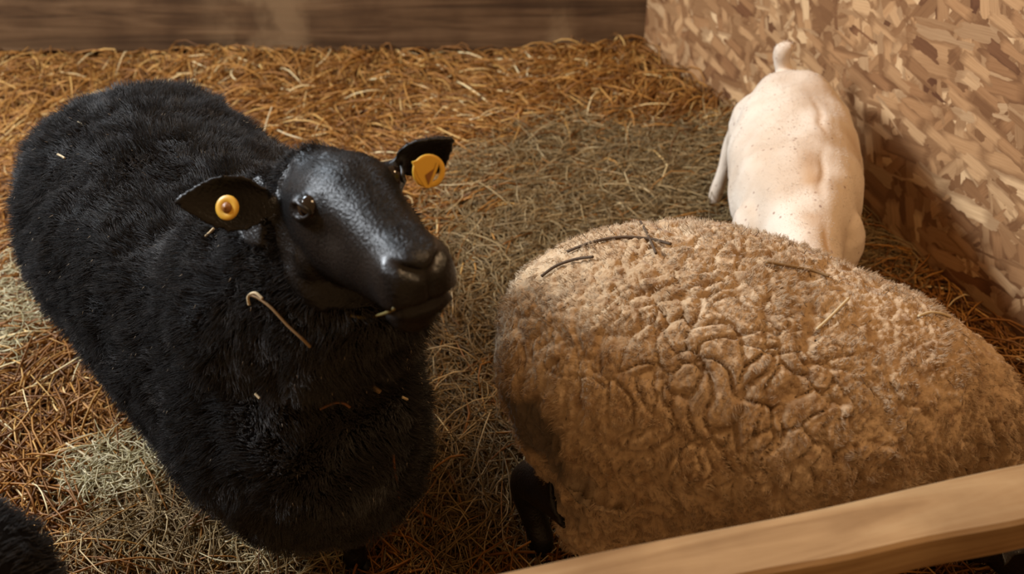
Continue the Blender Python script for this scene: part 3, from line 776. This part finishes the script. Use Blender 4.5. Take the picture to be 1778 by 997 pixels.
# ------------------------------------------------------------------ dark sheep in the bottom-left corner
def corner_sheep():
    D = np.array([-.93, -.30, 0]); D /= np.linalg.norm(D); Sd = np.array([-D[1], D[0], 0])
    R0 = np.array([-.70, .65, 0]); P = lambda s, z, side=0.: R0+D*s+Sd*side+[0, 0, z]
    S = Soup()
    S.loft([(*P(-.20, .36), .03, .04), (*P(-.17, .36), .10, .11), (*P(-.09, .36), .16, .165), (*P(.05, .36), .195, .19), (*P(.3, .36), .195, .19), (*P(.55, .36), .18, .19), (*P(.68, .38), .12, .13), (*P(.74, .39), .04, .05)], 50, 30)
    S.loft([(*P(.60, .42), .11, .11), (*P(.74, .55), .08, .085), (*P(.80, .66), .06, .065)], 16, 20, side=Sd)
    fr = frame3(P(.90, .67), np.array([D[0], D[1], -.15])); add_head(S, fr, .92)
    for s in (-1, 1):
        b_ = loc2w(fr, (s*.06, -.085, .02)); add_ear(S, b_, b_+fr[1][0]*s*.10, (0, .3, .8), .028)
    legs = [(P(-.02, .25, .09), P(-.06, .15, .1), P(-.01, 0, .1), .07), (P(-.02, .25, -.09), P(-.06, .15, -.1), P(-.01, 0, -.1), .07), (P(.55, .25, .08), P(.55, .14, .08), P(.55, 0, .08), .055), (P(.55, .25, -.08), P(.55, .14, -.08), P(.55, 0, -.08), .055)]
    for t_, k_, h_, r_ in legs: add_leg(S, t_, k_, h_, r_, .025, .017)
    v, nrm, ls, sz = S.voxel(.008, 4)
    o = mesh_from('black_sheep', v, ls, sz, M_underwool)
    tag(o, 'rounded rump of a dark sheep cut off by the bottom-left corner', 'sheep')
    wool('fleece', v, nrm, ls, sz, 50000, (v[:, 2] > .13)*(w2loc(fr, v)[:, 1] < -.08)*1.0, .014, .0008, M_blackwool, o, 61, curl=.6, droop=.6, K=4)
    for t_, k_, h_, r_ in legs: hoof(o, h_, D, .02)
corner_sheep()

# ------------------------------------------------------------------ front rail
ZR = .55
a0 = atz(850, 997, ZR); a1 = atz(1778, 804, ZR); rd = (a1-a0); rd[2] = 0; rd /= np.linalg.norm(rd)
rn_ = np.array([rd[1], -rd[0], 0])                                   # towards the camera
st = a0-rd*.30
# until the strand-board wall
den = rd@WN; tl_ = ((A-st)@WN)/den
S = Soup()
nseg, prof = 60, []
wR, hR, bv = .066, .048, .004
ring = [(0, -bv), (bv, 0), (wR-bv, 0), (wR, -bv), (wR, -hR+bv), (wR-bv, -hR), (bv, -hR), (0, -hR+bv)]
V = []; Fc = []; rr = random.Random(4)
Lr = float(tl_)-.004
for i in range(nseg+1):
    x = Lr*i/nseg
    w1 = .0025*math.sin(x*9)+.0015*math.sin(x*31+1)
    for (a, b) in ring:
        V.append((x, -(a+(w1 if a > wR/2 else .0012*math.sin(x*13))), b+.0008*math.sin(x*17+a*80)))
for i in range(nseg):
    for j in range(8):
        k = (j+1) % 8; Fc.append([i*8+j, i*8+k, (i+1)*8+k, (i+1)*8+j])
Fc += [list(range(8)), [nseg*8+j for j in range(8)][::-1]]
S.add(np.array(V), Fc)
rail = simple('rail', S, M_rail, None, False)
rail.matrix_world = Matrix(((rd[0], -rn_[0], 0, st[0]), (rd[1], -rn_[1], 0, st[1]), (0, 0, 1, ZR), (0, 0, 0, 1)))
rail.name = 'wooden_rail'
S = Soup(); c0 = st+rd*.05
b_ = [(-.03, .010), (.03, .010), (.03, .060), (-.03, .060)]
S.add(np.array([[*(c0[:2]+rd[:2]*x+rn_[:2]*y), z] for z in (-.03, ZR-hR) for x, y in b_]), [[3, 2, 1, 0], [4, 5, 6, 7], [0, 1, 5, 4], [1, 2, 6, 5], [2, 3, 7, 6], [3, 0, 4, 7]])
post = simple('post', S, M_rail, None, False); bpy.context.view_layer.update(); post.parent = rail; post.matrix_parent_inverse = rail.matrix_world.inverted()
tag(rail, 'pale sawn timber rail crossing in front of the cream sheep', 'rail')

# ------------------------------------------------------------------ straw on the animals
from mathutils.bvhtree import BVHTree
def tree(o):
    me = o.data; return BVHTree.FromPolygons([tuple(a.co) for a in me.vertices], [tuple(p.vertices) for p in me.polygons])
def hit(tr, px, py, lift):
    d = ray(px, py); dn = d/np.linalg.norm(d)
    h = tr.ray_cast(Vector((0, 0, CAMH)), Vector(dn))
    if h[0] is None: return None
    return np.array(h[0])-dn*lift
def stalk(name, tr, pix, r, lift, m, label, cat, group=None, seed=1):
    pts = [hit(tr, x, y, lift) for x, y in pix]
    if any(p is None for p in pts): return None
    keys = [(*p, r*(1 if 0 < i < len(pts)-1 else .7), r*.8) for i, p in enumerate(pts)]
    B = Soup(); B.loft(keys, max(8, 5*len(pts)), 6)
    return tag(simple(name, B, m), label, cat, group)
def single(name, c):
    return flat_mat(name, c, .55)
M_s1, M_s2, M_s3 = single('dull_straw', (.22, .145, .07)), single('pale_straw', (.50, .40, .24)), single('red_straw', (.20, .085, .035))
tb_, te_ = tree(bs), tree(bpy.data.objects['fleece.001'] if 'fleece.001' in bpy.data.objects else ewe)
for pix, r, m, lab in [
    (((433, 512), (447, 517), (470, 534), (500, 566), (524, 588), (539, 603)), .0010, M_s1, 'long bent straw stalk hanging below the drooping ear of the black sheep'),
    (((433, 530), (431, 515), (443, 509), (456, 519)), .0011, M_s2, 'small pale curl of straw at the top of the long hanging stalk'),
    (((371, 397), (364, 404), (357, 410)), .0013, M_s2, 'tiny pale straw chip under the tip of the drooping ear'),
    (((555, 711), (572, 703), (585, 699), (598, 701), (608, 708)), .0015, M_s3, 'bent reddish straw bit on the black sheep\'s chest'),
    (((647, 671), (653, 676), (660, 681)), .0042, M_s1, 'small tan crumb on the black sheep\'s chest'),
    (((699, 690), (703, 692), (707, 694)), .0022, M_s2, 'small white crumb at the right of the black sheep\'s chest'),
    (((443, 684), (447, 688), (451, 692)), .0018, M_s2, 'small white crumb on the black sheep\'s shoulder'),
    (((683, 790), (685, 815), (690, 845), (692, 866)), .0011, M_s3, 'thin reddish stalk upright low on the black sheep\'s chest'),
    (((196, 655), (203, 685), (216, 708), (228, 728)), .0009, M_s1, 'thin faint stalk on the black sheep\'s lower flank'),
    (((100, 268), (108, 272), (112, 275)), .0012, M_s2, 'pale speck on the black sheep\'s upper rump'),
    (((135, 212), (142, 216), (148, 216)), .0015, M_s2, 'pale chip on top of the black sheep\'s rump'),
]:
    stalk('straw_stalk', tb_, pix, r, .022, m, lab, 'straw', 'straw bits caught in the black wool')
stalk('straw_stalk', tb_, ((608, 548), (628, 551), (650, 549), (672, 543), (684, 536)), .0026, .001, single('chewed_hay', (.16, .125, .04)), 'wisp of yellowish hay in the black sheep\'s mouth', 'straw')
for pix, r, m, lab in [
    (((985, 437), (1030, 420), (1080, 412), (1130, 415), (1165, 424)), .0007, M_twig, 'long dark curved stem lying across the cream sheep\'s rump top'),
    (((1112, 385), (1122, 402), (1133, 425), (1139, 440)), .0008, M_twig, 'short dark twig on top of the cream sheep\'s back'),
    (((940, 480), (965, 462), (1000, 450), (1030, 446)), .0006, M_twig, 'thin dark stem on the cream sheep\'s upper rump'),
    (((1418, 572), (1440, 552), (1462, 530), (1474, 518)), .0010, M_s2, 'pale straw stalk slanting on the cream sheep\'s side'),
    (((1595, 549), (1615, 543), (1635, 545), (1650, 551)), .0011, M_s2, 'pale curved straw near the cream sheep\'s shoulder'),
    (((1330, 455), (1370, 462), (1410, 470), (1440, 480)), .0008, M_s1, 'thin brown stalk along the cream sheep\'s back'),
]:
    stalk('straw_stalk' if m != M_twig else 'twig', te_, pix, r, .010, m, lab, 'straw' if m != M_twig else 'twig', 'bits caught in the cream fleece')
# bright single stalks lying on top of the bedding
def loose(pix, z, r, m, lab):
    keys = [(*atz(x, y, z+dz), r, r*.8) for x, y, dz in pix]
    B = Soup(); B.loft(keys, 16, 6); tag(simple('straw_stalk', B, m), lab, 'straw', 'bright stalks lying on the bedding')
loose([(482, 226, .01), (500, 234, .03), (520, 240, .03), (535, 246, .015)], .06, .0022, M_s2, 'bright straw stalk behind the black sheep\'s neck')
loose([(455, 248, .0), (462, 215, .03), (472, 186, .05)], .06, .0018, M_s2, 'bright straw stalk standing up behind the black sheep\'s back')
loose([(115, 770, .0), (140, 785, .012), (165, 802, .004)], .03, .0022, M_s2, 'pale straw stalk beside the black sheep\'s belly, near the hay tuft')
loose([(1060, 850, .0), (1062, 850, .0)], .0, .0001, M_s2, 'x') if False else None
loose([(783, 500, .0), (786, 530, .01), (784, 552, .0)], .04, .0014, M_s2, 'pale upright stalk just right of the black sheep\'s muzzle')
loose([(778, 921, .0), (795, 932, .008), (808, 938, .0)], .025, .0020, M_s2, 'pale stalk on orange straw between both sheep')
